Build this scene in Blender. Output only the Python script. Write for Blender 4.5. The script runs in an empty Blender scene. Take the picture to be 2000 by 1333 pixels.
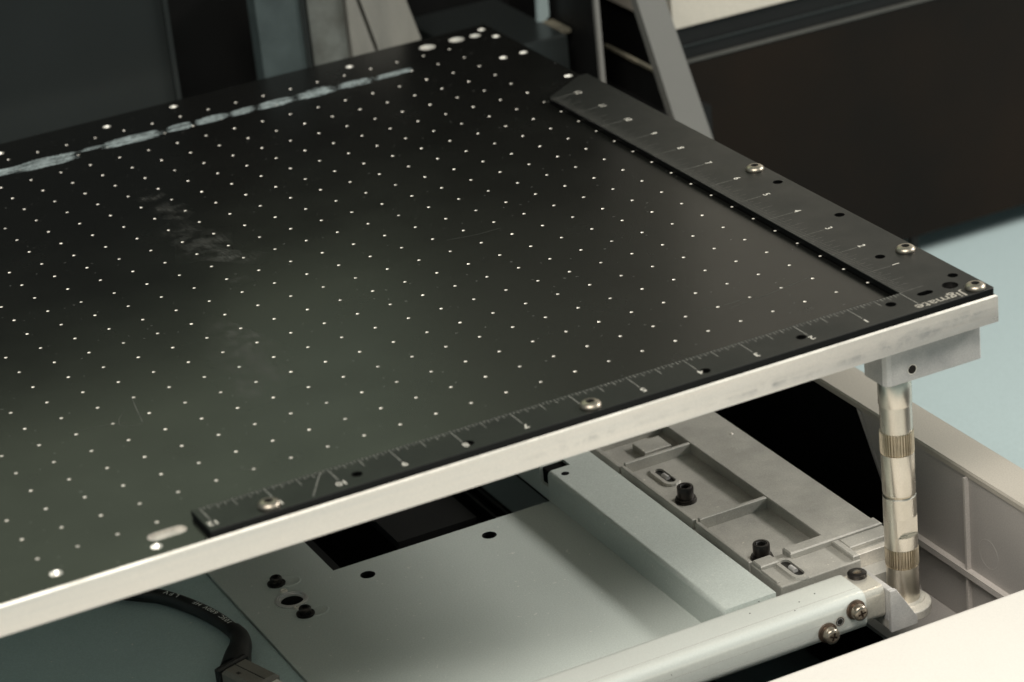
import bpy, math, random
from mathutils import Vector, Matrix, Euler
from mathutils.geometry import delaunay_2d_cdt

random.seed(7)
scene = bpy.context.scene
COL = scene.collection
R = math.radians
S = 0.001                                   # everything below is written in millimetres

# ------------------------------------------------------------------ camera
RIGHT = Vector((0.8872682, -0.4514612, -0.0945403))
DOWN = Vector((-0.2629393, -0.3266523, -0.9078333))
FWD = Vector((0.3789697, 0.8303500, -0.4085350))
CAMPOS = Vector((-0.581199, -0.893566, 0.471518))
cam = bpy.data.cameras.new('camera')
cam.sensor_width = 36.0
cam.lens = 36.0 * 5573.19 / 2000.0
cam.clip_start = 0.02
cam.clip_end = 50.0
cam.dof.use_dof = True
cam.dof.focus_distance = 1.23
cam.dof.aperture_fstop = 12.0
camo = bpy.data.objects.new('camera', cam)
COL.objects.link(camo)
m = Matrix.Identity(4)
for i in range(3):
    m[i][0] = RIGHT[i]; m[i][1] = -DOWN[i]; m[i][2] = -FWD[i]; m[i][3] = CAMPOS[i]
camo.matrix_world = m
scene.camera = camo

# ------------------------------------------------------------------ world, lamps, exposure
world = bpy.data.worlds.new('World')
scene.world = world
world.use_nodes = True
bgn = world.node_tree.nodes['Background']
bgn.inputs[0].default_value = (0.68, 0.97, 1.0, 1)
bgn.inputs[1].default_value = 0.20

def area(name, loc, target, size, size_y, power, color):
    l = bpy.data.lights.new(name, 'AREA')
    l.shape = 'RECTANGLE'; l.size = size; l.size_y = size_y
    l.energy = power; l.color = color
    o = bpy.data.objects.new(name, l); COL.objects.link(o)
    o.location = loc
    d = Vector(target) - Vector(loc)
    o.rotation_euler = d.to_track_quat('-Z', 'Y').to_euler()
    return o
area('ceiling_lamp_side', (1.55, -0.25, 0.84), (-0.05, 0.05, -0.1), 0.9, 0.26, 36, (1.0, 0.965, 0.91))
area('ceiling_lamp_front', (-0.75, -0.9, 1.8), (-0.1, -0.05, -0.05), 1.5, 0.7, 58, (1.0, 0.95, 0.87))
area('added_reflection_lamp_far', (0.05, 2.5, 1.85), (-0.2, 0.1, 0.0), 2.0, 1.4, 8.5, (0.90, 1.0, 0.64))  # added light panel, out of view, for the greenish reflection in the table top

vs = scene.view_settings
vs.view_transform = 'Standard'
vs.look = 'None'
vs.exposure = 0.0
vs.gamma = 1.0
vs.use_curve_mapping = False
scene.render.engine = 'CYCLES'

# ------------------------------------------------------------------ materials
def mat(name, col, rough=0.5, metal=0.0, var=0.0, vscale=60.0, bump=0.0, bscale=400.0, rvar=0.0, col2=None,
        spec=0.5, stretch=None, speck=None, coat=0.0, grain=0.12, world_noise=False):
    """A principled material whose colour, gloss and fine relief vary with noise in object space (metres)."""
    mt = bpy.data.materials.new(name); mt.use_nodes = True
    nt = mt.node_tree; N = nt.nodes; L = nt.links
    b = N['Principled BSDF']
    b.inputs['Roughness'].default_value = rough
    b.inputs['Metallic'].default_value = metal
    b.inputs['Specular IOR Level'].default_value = spec
    b.inputs['Coat Weight'].default_value = coat
    tc = N.new('ShaderNodeTexCoord')
    src = tc.outputs['Object']
    if world_noise: src = N.new('ShaderNodeNewGeometry').outputs['Position']
    if stretch:
        mp = N.new('ShaderNodeMapping'); mp.inputs['Scale'].default_value = stretch
        L.new(src, mp.inputs[0]); src = mp.outputs[0]
    c2 = col2 or tuple(c * (1 - var) for c in col)
    n1 = N.new('ShaderNodeTexNoise'); n1.inputs['Scale'].default_value = vscale
    n1.inputs['Detail'].default_value = 6; n1.inputs['Roughness'].default_value = 0.62
    L.new(src, n1.inputs['Vector'])
    mx = N.new('ShaderNodeMix'); mx.data_type = 'RGBA'
    mx.inputs[6].default_value = (*c2, 1); mx.inputs[7].default_value = (*col, 1)
    rp = N.new('ShaderNodeMapRange'); rp.inputs[1].default_value = 0.32; rp.inputs[2].default_value = 0.68
    L.new(n1.outputs[0], rp.inputs[0]); L.new(rp.outputs[0], mx.inputs[0])
    cur = mx.outputs[2]
    if speck:                                # small specks of dust: (scale, threshold, colour)
        sn = N.new('ShaderNodeTexNoise'); sn.inputs['Scale'].default_value = speck[0]; sn.inputs['Detail'].default_value = 2
        L.new(tc.outputs['Object'], sn.inputs['Vector'])
        sr = N.new('ShaderNodeMapRange'); sr.inputs[1].default_value = speck[1]; sr.inputs[2].default_value = speck[1] + 0.03
        L.new(sn.outputs[0], sr.inputs[0])
        m2 = N.new('ShaderNodeMix'); m2.data_type = 'RGBA'; m2.inputs[7].default_value = (*speck[2], 1)
        L.new(sr.outputs[0], m2.inputs[0]); L.new(cur, m2.inputs[6]); cur = m2.outputs[2]
    gn = N.new('ShaderNodeTexNoise'); gn.inputs['Scale'].default_value = 1500.0; gn.inputs['Detail'].default_value = 2
    geo = N.new('ShaderNodeNewGeometry'); L.new(geo.outputs['Position'], gn.inputs['Vector'])
    gr = N.new('ShaderNodeMapRange'); gr.inputs[1].default_value = 0.25; gr.inputs[2].default_value = 0.75
    gr.inputs[3].default_value = 1 - grain; gr.inputs[4].default_value = 1 + grain
    L.new(gn.outputs[0], gr.inputs[0])
    gm = N.new('ShaderNodeVectorMath'); gm.operation = 'SCALE'
    L.new(cur, gm.inputs[0]); L.new(gr.outputs[0], gm.inputs['Scale'])
    L.new(gm.outputs[0], b.inputs['Base Color'])
    if rvar:
        rr = N.new('ShaderNodeMapRange'); rr.inputs[1].default_value = 0.3; rr.inputs[2].default_value = 0.7
        rr.inputs[3].default_value = max(0.02, rough - rvar); rr.inputs[4].default_value = rough + rvar
        n3 = N.new('ShaderNodeTexNoise'); n3.inputs['Scale'].default_value = vscale * 1.7; n3.inputs['Detail'].default_value = 5
        L.new(src, n3.inputs['Vector']); L.new(n3.outputs[0], rr.inputs[0]); L.new(rr.outputs[0], b.inputs['Roughness'])
    if bump:
        n2 = N.new('ShaderNodeTexNoise'); n2.inputs['Scale'].default_value = bscale; n2.inputs['Detail'].default_value = 3
        L.new(src, n2.inputs['Vector'])
        bp = N.new('ShaderNodeBump'); bp.inputs['Strength'].default_value = bump; bp.inputs['Distance'].default_value = 0.0004
        L.new(n2.outputs[0], bp.inputs['Height']); L.new(bp.outputs[0], b.inputs['Normal'])
    return mt

M = {}
M['black_top'] = mat('black_anodised_top', (0.0040, 0.0040, 0.0035), 0.25, 0, var=0.25, vscale=14, bump=0.03, bscale=1500, rvar=0.03,
                     speck=(420, 0.715, (0.05, 0.05, 0.046)), spec=0.33)
M['black_ruler'] = mat('black_anodised_ruler', (0.0065, 0.0069, 0.0062), 0.42, 0, var=0.2, vscale=30, bump=0.12, bscale=2600, rvar=0.05, spec=0.30)
M['black_edge'] = mat('black_ruler_edge', (0.0025, 0.0025, 0.0025), 0.45, 0, var=0.3, spec=0.2)
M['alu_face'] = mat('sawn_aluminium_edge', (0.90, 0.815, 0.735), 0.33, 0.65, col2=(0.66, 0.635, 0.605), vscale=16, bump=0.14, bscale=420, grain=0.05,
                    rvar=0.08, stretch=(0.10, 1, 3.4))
M['alu_bright'] = mat('chamfered_aluminium', (0.86, 0.81, 0.73), 0.42, 0.6, var=0.35, vscale=60)
M['alu_hole'] = mat('bare_aluminium_in_hole', (0.74, 0.70, 0.63), 0.45, 0.3, var=0.5, vscale=75, world_noise=True)
M['alu_block'] = mat('milled_aluminium_block', (0.58, 0.56, 0.535), 0.42, 0.35, col2=(0.38, 0.375, 0.37), vscale=45, bump=0.1, bscale=700, rvar=0.08)
M['nickel'] = mat('nickel_plated_steel', (0.68, 0.635, 0.56), 0.29, 1.0, col2=(0.58, 0.53, 0.45), vscale=45, bump=0.03, bscale=900, rvar=0.06,
                  stretch=(1, 1, 0.35), grain=0.05)
M['knurl'] = mat('knurled_nickel_steel', (0.55, 0.48, 0.37), 0.34, 1.0, var=0.3, vscale=120)
M['cast'] = mat('die_cast_aluminium', (0.43, 0.415, 0.375), 0.55, 0.35, col2=(0.32, 0.31, 0.28), vscale=55, bump=0.25, bscale=1800, rvar=0.06,
                speck=(500, 0.72, (0.6, 0.57, 0.5)))
M['paint_green'] = mat('pale_green_grey_paint', (0.445, 0.48, 0.45), 0.36, 0.0, var=0.07, vscale=12, bump=0.2, bscale=2200, rvar=0.05,
                       speck=(420, 0.722, (0.6, 0.6, 0.56)))
M['paint_bar'] = mat('pale_green_bar_paint', (0.60, 0.62, 0.58), 0.30, 0.25, var=0.04, vscale=8, bump=0.03, bscale=2600, coat=0.5, grain=0.05,
                     speck=(300, 0.76, (0.2, 0.2, 0.18)))
M['paint_inner'] = mat('nickel_inner_tube', (0.60, 0.57, 0.50), 0.30, 0.5, var=0.1, vscale=30)
M['tray'] = mat('blue_grey_tray_paint', (0.40, 0.505, 0.50), 0.36, 0.0, var=0.12, vscale=10, bump=0.2, bscale=2200, rvar=0.05, speck=(420, 0.722, (0.6, 0.6, 0.56)))
M['cream'] = mat('cream_plastic_cover', (0.66, 0.63, 0.58), 0.42, 0, var=0.03, vscale=9, bump=0.04, bscale=2400, grain=0.04)
M['hood_cream'] = mat('cream_hood_plastic', (0.47, 0.43, 0.365), 0.5, 0, var=0.03, vscale=9)
M['cream_rim'] = mat('warm_grey_plastic', (0.36, 0.33, 0.285), 0.5, 0, var=0.05, vscale=12, bump=0.08, bscale=2000)
M['bin_grey'] = mat('grey_moulded_plastic', (0.36, 0.335, 0.315), 0.5, 0, var=0.12, vscale=14, bump=0.1, bscale=1500)
M['bin_rib'] = mat('grey_plastic_rib', (0.45, 0.415, 0.385), 0.5, 0, var=0.08, vscale=14)
M['steel_dark'] = mat('black_oxide_steel', (0.035, 0.030, 0.027), 0.33, 0.7, var=0.3, vscale=200, spec=0.6)
M['steel_screw'] = mat('bronze_grey_screw_steel', (0.40, 0.345, 0.28), 0.30, 0.9, var=0.25, vscale=250)
M['button_screw'] = mat('stainless_button_screw', (0.36, 0.315, 0.255), 0.38, 0.9, var=0.2, vscale=250)
M['black'] = mat('black_plastic', (0.007, 0.007, 0.0068), 0.5, 0, var=0.3, vscale=30, spec=0.22)
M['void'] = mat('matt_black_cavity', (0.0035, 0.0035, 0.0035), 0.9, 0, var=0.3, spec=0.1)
M['socket'] = mat('dark_screw_socket', (0.02, 0.018, 0.016), 0.6, 0.3, var=0.3)
M['dark_panel'] = mat('dark_green_grey_panel', (0.017, 0.020, 0.0195), 0.30, 0, var=0.2, vscale=8, spec=0.5)
M['smoked'] = mat('smoked_brown_cover', (0.0105, 0.0062, 0.0036), 0.16, 0, col2=(0.0050, 0.0038, 0.0030), vscale=7, rvar=0.08, spec=0.12)
M['strip_blue'] = mat('blue_grey_guide_strip', (0.052, 0.070, 0.070), 0.6, 0, col2=(0.030, 0.042, 0.042), vscale=60)
M['guide'] = mat('milky_plastic_guide', (0.27, 0.258, 0.226), 0.45, 0, col2=(0.15, 0.147, 0.132), vscale=28, stretch=(1.2, 1, 0.25))
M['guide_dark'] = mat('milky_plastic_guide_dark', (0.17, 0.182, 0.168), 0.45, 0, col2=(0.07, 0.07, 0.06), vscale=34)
M['arm_grey'] = mat('grey_painted_arm', (0.165, 0.16, 0.148), 0.6, 0, var=0.05, vscale=20)
M['blue'] = mat('pale_blue_laminate', (0.315, 0.385, 0.39), 0.45, 0, var=0.03, vscale=4)
M['ink'] = mat('dried_pale_blue_ink', (0.33, 0.385, 0.385), 0.6, 0, col2=(0.07, 0.085, 0.085), vscale=210, bump=0.3, bscale=700, stretch=(0.5, 1.6, 1))
M['engrave'] = mat('laser_engraving', (0.27, 0.26, 0.235), 0.6, 0, col2=(0.10, 0.10, 0.09), vscale=300)
M['engrave_text'] = mat('laser_engraved_numeral', (0.58, 0.55, 0.49), 0.6, 0, var=0.4, vscale=400)
M['alu_dish'] = mat('turned_aluminium_recess', (0.80, 0.77, 0.70), 0.30, 0.55, var=0.15, vscale=200)
M['scratch'] = mat('fine_scratch', (0.065, 0.065, 0.058), 0.5, 0, var=0.7, vscale=150)
M['rubber'] = mat('black_rubber_cord', (0.0065, 0.006, 0.0055), 0.5, 0, var=0.25, vscale=80, bump=0.1, bscale=1200)
M['plug'] = mat('grey_brown_plug_shell', (0.17, 0.155, 0.132), 0.5, 0, var=0.12, vscale=60, bump=0.15, bscale=1600)
M['print'] = mat('white_cable_print', (0.92, 0.93, 0.88), 0.6, 0, var=0.1, vscale=500)
M['dusty'] = mat('dusty_edge', (0.17, 0.15, 0.105), 0.8, 0, col2=(0.06, 0.055, 0.04), vscale=90)

def scuff_material(name='dry_rub_mark', col=(0.085, 0.085, 0.076), strength=0.8, scale=(1100, 110, 1)):
    """Faint dry rub marks: pale powder broken up by streaky noise, bare plate showing between (alpha)."""
    mt = mat(name, col, 0.6)
    nt = mt.node_tree; N = nt.nodes; L = nt.links; b = N['Principled BSDF']
    tc = N.new('ShaderNodeTexCoord')
    mp = N.new('ShaderNodeMapping'); mp.inputs['Scale'].default_value = scale; mp.inputs['Rotation'].default_value = (0, 0, R(20))
    n = N.new('ShaderNodeTexNoise'); n.inputs['Scale'].default_value = 1.0; n.inputs['Detail'].default_value = 5
    L.new(tc.outputs['Object'], mp.inputs[0]); L.new(mp.outputs[0], n.inputs['Vector'])
    g = N.new('ShaderNodeTexGradient'); g.gradient_type = 'SPHERICAL'
    mg = N.new('ShaderNodeMapping'); mg.inputs['Location'].default_value = (-1, -1, 0) if name.startswith('dry') else (-1, 0, -1); mg.inputs['Scale'].default_value = (2, 2, 0) if name.startswith('dry') else (2, 0, 2)
    L.new(tc.outputs['Generated'], mg.inputs[0]); L.new(mg.outputs[0], g.inputs[0])
    r1 = N.new('ShaderNodeMapRange'); r1.inputs[1].default_value = 0.38; r1.inputs[2].default_value = 0.66
    L.new(n.outputs[0], r1.inputs[0])
    mu = N.new('ShaderNodeMath'); mu.operation = 'MULTIPLY'
    pw = N.new('ShaderNodeMath'); pw.operation = 'POWER'; pw.inputs[1].default_value = 1.5
    L.new(g.outputs[0], pw.inputs[0])
    n9 = N.new('ShaderNodeTexNoise'); n9.inputs['Scale'].default_value = 130.0; n9.inputs['Detail'].default_value = 4
    gp = N.new('ShaderNodeNewGeometry'); L.new(gp.outputs['Position'], n9.inputs['Vector'])
    r9 = N.new('ShaderNodeMapRange'); r9.inputs[1].default_value = 0.40; r9.inputs[2].default_value = 0.62
    L.new(n9.outputs[0], r9.inputs[0])
    m9 = N.new('ShaderNodeMath'); m9.operation = 'MULTIPLY'; L.new(r9.outputs[0], m9.inputs[0]); L.new(pw.outputs[0], m9.inputs[1])
    L.new(r1.outputs[0], mu.inputs[0]); L.new(m9.outputs[0], mu.inputs[1])
    m5 = N.new('ShaderNodeMath'); m5.operation = 'MULTIPLY'; m5.inputs[1].default_value = strength
    L.new(mu.outputs[0], m5.inputs[0]); L.new(m5.outputs[0], b.inputs['Alpha'])
    return mt
M['scuff'] = scuff_material()
M['smudge_and_dimming'] = scuff_material('handling_smudge_and_dimming', (0.24, 0.255, 0.265), 0.6, (25, 60, 330))
def thin_ink():
    mt = M['ink']; nt = mt.node_tree; N = nt.nodes; L = nt.links
    tc = N.new('ShaderNodeTexCoord'); mp = N.new('ShaderNodeMapping'); mp.inputs['Scale'].default_value = (90, 330, 1)
    n = N.new('ShaderNodeTexNoise'); n.inputs['Scale'].default_value = 1.0; n.inputs['Detail'].default_value = 6
    r = N.new('ShaderNodeMapRange'); r.inputs[1].default_value = 0.22; r.inputs[2].default_value = 0.45
    L.new(tc.outputs['Object'], mp.inputs[0]); L.new(mp.outputs[0], n.inputs['Vector']); L.new(n.outputs[0], r.inputs[0])
    L.new(r.outputs[0], N['Principled BSDF'].inputs['Alpha'])

# ------------------------------------------------------------------ mesh helpers (millimetres)
class MB:
    def __init__(self):
        self.v = []; self.f = []; self.m = []; self.s = []
    def add(self, vs, fs, mi=0, smooth=False):
        o = len(self.v); self.v += [tuple(p) for p in vs]
        for f in fs:
            self.f.append([i + o for i in f]); self.m.append(mi); self.s.append(smooth)
    def box(self, x0, x1, y0, y1, z0, z1, mi=0):
        self.add([(x0, y0, z0), (x1, y0, z0), (x1, y1, z0), (x0, y1, z0), (x0, y0, z1), (x1, y0, z1), (x1, y1, z1), (x0, y1, z1)],
                 [(0, 3, 2, 1), (4, 5, 6, 7), (0, 1, 5, 4), (1, 2, 6, 5), (2, 3, 7, 6), (3, 0, 4, 7)], mi)
    def bbox(self, x0, x1, y0, y1, z0, z1, b=0.6, mi=0, mat_b=None):
        """A box whose top edges are chamfered by b."""
        mb_ = mi if mat_b is None else mat_b
        r0 = [(x0, y0, z0), (x1, y0, z0), (x1, y1, z0), (x0, y1, z0)]
        r1 = [(x0, y0, z1 - b), (x1, y0, z1 - b), (x1, y1, z1 - b), (x0, y1, z1 - b)]
        r2 = [(x0 + b, y0 + b, z1), (x1 - b, y0 + b, z1), (x1 - b, y1 - b, z1), (x0 + b, y1 - b, z1)]
        self.add(r0 + r1, [(0, 3, 2, 1)] + [(i, (i + 1) % 4, 4 + (i + 1) % 4, 4 + i) for i in range(4)], mi)
        self.add(r1 + r2, [(i, (i + 1) % 4, 4 + (i + 1) % 4, 4 + i) for i in range(4)], mb_)
        self.add(r2, [(0, 1, 2, 3)], mi)
    def prism(self, pts, z0, z1, mi=0, axis='z'):
        """Extrude a polygon along an axis: pts are (x,y) for z, (y,z) for x, (x,z) for y."""
        n = len(pts)
        def P(p, h):
            return (p[0], p[1], h) if axis == 'z' else (h, p[0], p[1]) if axis == 'x' else (p[0], h, p[1])
        vs = [P(p, z0) for p in pts] + [P(p, z1) for p in pts]
        self.add(vs, [tuple(range(n - 1, -1, -1)), tuple(range(n, 2 * n))] + [(i, (i + 1) % n, n + (i + 1) % n, n + i) for i in range(n)], mi)
    def lathe(self, prof, n=24, c=(0, 0, 0), mi=0, M4=None, smooth=True, cap0=False, cap1=False, mod=None):
        vs = []
        for k, (r, z) in enumerate(prof):
            for i in range(n):
                a = 2 * math.pi * i / n
                rr = r * (mod[i % len(mod)] if mod else 1)
                p = Vector((rr * math.cos(a), rr * math.sin(a), z))
                if M4: p = M4 @ p
                vs.append((p.x + c[0], p.y + c[1], p.z + c[2]))
        fs = []
        for k in range(len(prof) - 1):
            for i in range(n):
                j = (i + 1) % n
                fs.append((k * n + i, k * n + j, (k + 1) * n + j, (k + 1) * n + i))
        self.add(vs, fs, mi, smooth)
        if cap0: self.add(vs[:n], [tuple(range(n - 1, -1, -1))], mi)
        if cap1: self.add(vs[-n:], [tuple(range(n))], mi)
    def plate(self, outline, holes, z0, z1, mi_top=0, mi_side=1, mi_hole=2, cham=0.0, bottom=True, hole_depth=None):
        """A flat plate with real holes, triangulated by constrained Delaunay."""
        inset = outline
        if cham:
            inset = offset_poly(outline, cham)
        pts = [Vector(p) for p in inset]; edges = []; own = [-1] * len(pts)
        n = len(pts)
        edges += [(i, (i + 1) % n) for i in range(n)]
        for h, hp in enumerate(holes):
            o = len(pts); k = len(hp)
            pts += [Vector(p) for p in hp]; own += [h] * k
            edges += [(o + i, o + (i + 1) % k) for i in range(k)]
        ov, oe, of, orig, _, _ = delaunay_2d_cdt(pts, edges, [], 1, 1e-5)
        o2 = [own[l[0]] if l else -1 for l in orig]
        tris = []
        for f in of:
            hs = {o2[i] for i in f}
            cx = sum(ov[i][0] for i in f) / 3; cy = sum(ov[i][1] for i in f) / 3
            if len(hs) == 1:
                h = hs.pop()
                if h >= 0 and pip(cx, cy, holes[h]): continue
                if h < 0 and not pip(cx, cy, inset): continue
            elif -1 in hs and len(inset) > 4 and not pip(cx, cy, inset): continue
            a, b_, c = (ov[i] for i in f)
            if (b_ - a).cross(c - a) < 0: f = list(reversed(f))
            tris.append(tuple(f))
        self.add([(p[0], p[1], z1) for p in ov], tris, mi_top)
        if bottom: self.add([(p[0], p[1], z0) for p in ov], [tuple(reversed(t)) for t in tris], mi_side)
        n = len(outline)
        if cham:
            self.add([(p[0], p[1], z1 - cham) for p in outline] + [(p[0], p[1], z1) for p in inset],
                     [(i, (i + 1) % n, n + (i + 1) % n, n + i) for i in range(n)], 3)
        zt = z1 - cham
        self.add([(p[0], p[1], z0) for p in outline] + [(p[0], p[1], zt) for p in outline],
                 [(i, (i + 1) % n, n + (i + 1) % n, n + i) for i in range(n)], mi_side)
        zd = z0 if hole_depth is None else z1 - hole_depth
        for hp in holes:
            k = len(hp)
            self.add([(p[0], p[1], zd) for p in hp] + [(p[0], p[1], z1) for p in hp],
                     [((i + 1) % k, i, k + i, k + (i + 1) % k) for i in range(k)], mi_hole)
    def mesh(self, name, mats):
        me = bpy.data.meshes.new(name)
        me.from_pydata([(a * S, b * S, c * S) for a, b, c in self.v], [], self.f)
        for mt in mats: me.materials.append(mt)
        me.polygons.foreach_set('material_index', self.m)
        me.polygons.foreach_set('use_smooth', self.s)
        me.update()
        if any(self.s): me.set_sharp_from_angle(angle=R(38))
        return me

def pip(x, y, poly):
    r = False; n = len(poly); j = n - 1
    for i in range(n):
        xi, yi = poly[i][0], poly[i][1]; xj, yj = poly[j][0], poly[j][1]
        if (yi > y) != (yj > y) and x < (xj - xi) * (y - yi) / (yj - yi) + xi: r = not r
        j = i
    return r
def offset_poly(p, d):
    n = len(p); out = []
    for i in range(n):
        a = Vector(p[i - 1]); b = Vector(p[i]); c = Vector(p[(i + 1) % n])
        e1 = (b - a).normalized(); e2 = (c - b).normalized()
        n1 = Vector((-e1.y, e1.x)); n2 = Vector((-e2.y, e2.x))
        k = d / max(0.2, 1 + n1.dot(n2))
        q = b + (n1 + n2) * k
        out.append((q.x, q.y))
    return out
def circ(x, y, r, n=14, a0=0.0):
    return [(x + r * math.cos(a0 + 2 * math.pi * i / n), y + r * math.sin(a0 + 2 * math.pi * i / n)) for i in range(n)]
def stadium(xa, xb, y, r, n=8):
    return [(xb + r * math.cos(-math.pi / 2 + math.pi * i / n), y + r * math.sin(-math.pi / 2 + math.pi * i / n)) for i in range(n + 1)] + \
           [(xa + r * math.cos(math.pi / 2 + math.pi * i / n), y + r * math.sin(math.pi / 2 + math.pi * i / n)) for i in range(n + 1)]
def rrect(y0, y1, z0, z1, r, n=6):
    out = []
    for (cy, cz, a) in ((y1 - r, z0 + r, -90), (y1 - r, z1 - r, 0), (y0 + r, z1 - r, 90), (y0 + r, z0 + r, 180)):
        for i in range(n + 1):
            t = R(a + 90 * i / n)
            out.append((cy + r * math.cos(t), cz + r * math.sin(t)))
    return out

def empty(name, loc, label, cat, group=None):
    o = bpy.data.objects.new(name, None); COL.objects.link(o)
    o.empty_display_size = 0.01
    o.location = Vector(loc) * S
    o['label'] = label; o['category'] = cat
    if group: o['group'] = group
    return o
def put(name, mb, mats, parent=None, loc=None, me=None):
    """Link one mesh object. mb is in world millimetres (or relative to loc when loc is given)."""
    if me is None: me = mb.mesh(name, [M[k] for k in mats])
    o = bpy.data.objects.new(name, me); COL.objects.link(o)
    base = Vector(loc) * S if loc else Vector((0, 0, 0))
    if parent:
        o.parent = parent
        w = Vector((0, 0, 0)); p = parent
        while p: w += p.location; p = p.parent
        o.location = base - w
    else:
        o.location = base
    return o
def tag(o, label, cat, group=None, kind=None):
    if label: o['label'] = label
    if cat: o['category'] = cat
    if group: o['group'] = group
    if kind: o['kind'] = kind
    return o
def smooth_by_angle(o, ang=35):
    me = o.data
    for p in me.polygons: p.use_smooth = True
    try: me.set_sharp_from_angle(angle=R(ang))
    except Exception: pass
def bevel(o, w, seg=2):
    md = o.modifiers.new('bevel', 'BEVEL'); md.width = w * S; md.segments = seg; md.limit_method = 'ANGLE'; md.angle_limit = R(40)
    md.harden_normals = False
def text_mesh(txt, size, bold=0.0):
    """Outline of a piece of writing as a flat mesh, centred, in millimetres."""
    cu = bpy.data.curves.new('writing', 'FONT'); cu.body = txt; cu.size = 1.0; cu.align_x = 'CENTER'; cu.align_y = 'CENTER'
    cu.fill_mode = 'FRONT'; cu.offset = bold; cu.resolution_u = 3
    o = bpy.data.objects.new('writing', cu); COL.objects.link(o)
    dg = bpy.context.evaluated_depsgraph_get()
    me = bpy.data.meshes.new_from_object(o.evaluated_get(dg))
    vs = [Vector(v.co) * size for v in me.vertices]; fs = [tuple(p.vertices) for p in me.polygons]
    bpy.data.objects.remove(o); bpy.data.curves.remove(cu); bpy.data.meshes.remove(me)
    return vs, fs

# ================================================================== the setting
def surface(name, x0, x1, y0, y1, z, mk):
    mb = MB(); mb.add([(x0, y0, z), (x1, y0, z), (x1, y1, z), (x0, y1, z)], [(0, 1, 2, 3)])
    o = put(name, mb, [mk]); o['kind'] = 'structure'; return o
surface('floor', -2500, 2500, -2500, 3500, -215, 'blue')

# ================================================================== perforated vacuum table
TX0, TX1, TY0, TY1, TZ0 = -520.0, 33.6, -20.5, 446.0, -11.9
X0, Y0, PX, PY = -0.245, 22.908, 15.2194, 18.0478
table = empty('vacuum_table', (-240, 210, TZ0), 'black perforated metal table plate with a bright aluminium edge', 'table')

spots = []
for j in range(-1, 23):
    for i in range(-33, 1):
        if j == -1 and i > -21: continue
        spots.append((X0 + i * PX, Y0 + j * PY))
csk = [(-244.4, 431.8, 2.1), (-187.8, 431.8, 2.1), (-149.7, 436.8, 2.1), (-53.2, 431.0, 2.1), (27.2, 387.5, 2.2), (15.3, 387.4, 2.1),
       (27.6, 338.3, 2.2), (28.3, 421.8, 2.1), (27.5, 437.6, 2.1), (-363.5, -9.9, 2.4), (-326.6, -13.0, 2.2), (-420.0, -10, 2.3)]
dishes = [(-7.9, 431.0, 4.4), (9.6, 431.6, 4.2), (20.2, 430.6, 3.0)]
spots = [p for p in spots if all((p[0] - q[0]) ** 2 + (p[1] - q[1]) ** 2 > (q[2] + 1.2) ** 2 for q in csk + dishes)]
HR = 0.74
holes = [circ(x, y, HR, 8) for x, y in spots]
holes += [circ(x, y, r, 18) for x, y, r in csk + dishes]
holes.append(stadium(-324.0, -315.5, -5.6, 3.3))
mb = MB()
mb.plate([(TX0, TY0), (TX1, TY0), (TX1, TY1), (TX0, TY1)], holes, TZ0, 0.0, 0, 1, 2, cham=0.75, hole_depth=3.0)
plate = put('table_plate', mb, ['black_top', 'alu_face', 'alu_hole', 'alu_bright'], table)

def hole_liner(r):
    b = MB(); b.lathe([(r, -0.02), (r * 0.55, -0.55), (r * 0.30, -0.62), (0.001, -0.66)], 8, smooth=False); return b
liner = hole_liner(HR).mesh('vacuum_hole', [M['alu_hole']])
def in_frame(x, y):
    d = Vector((x * S, y * S, 0)) - CAMPOS
    u = 0.5 + 2.7866 * d.dot(RIGHT) / d.dot(FWD); v_ = 0.5 + 5573.19 / 1333 * d.dot(DOWN) / d.dot(FWD)
    return -0.01 < u < 1.01 and -0.01 < v_ < 1.01
seen = sorted([p for p in spots if in_frame(*p)], key=lambda p: (Vector((p[0] * S, p[1] * S, 0)) - CAMPOS).length)
near = set(seen[:300])
for p in seen[:300]:
    put('vacuum_hole', None, None, table, loc=(p[0], p[1], 0), me=liner)
far = MB()
for x, y in spots:
    if (x, y) not in near:
        far.lathe([(HR, -0.02), (HR * 0.55, -0.55), (HR * 0.30, -0.62), (0.001, -0.66)], 8, c=(x, y, 0), smooth=False)
fo = put('far_vacuum_holes', far, ['alu_hole'], table); fo['kind'] = 'stuff'
for x, y, r in csk:
    b = MB(); b.lathe([(r, -0.02), (r * 0.45, -1.3), (r * 0.42, -2.6), (0.01, -2.7)], 18, smooth=True)
    put('countersunk_hole', b, ['alu_dish'], table, loc=(x, y, 0))
for x, y, r in dishes:
    b = MB(); b.lathe([(r, -0.02), (r * 0.62, -1.1), (r * 0.30, -1.35), (0.01, -1.4)], 22, smooth=True)
    put('spot_faced_recess', b, ['alu_dish'], table, loc=(x, y, 0))
b = MB(); st = stadium(-324.0, -315.5, -5.6, 3.3); b.add([(p[0], p[1], -1.6) for p in st], [tuple(range(len(st)))])
put('oblong_slot_floor', b, ['alu_hole'], table)

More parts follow.
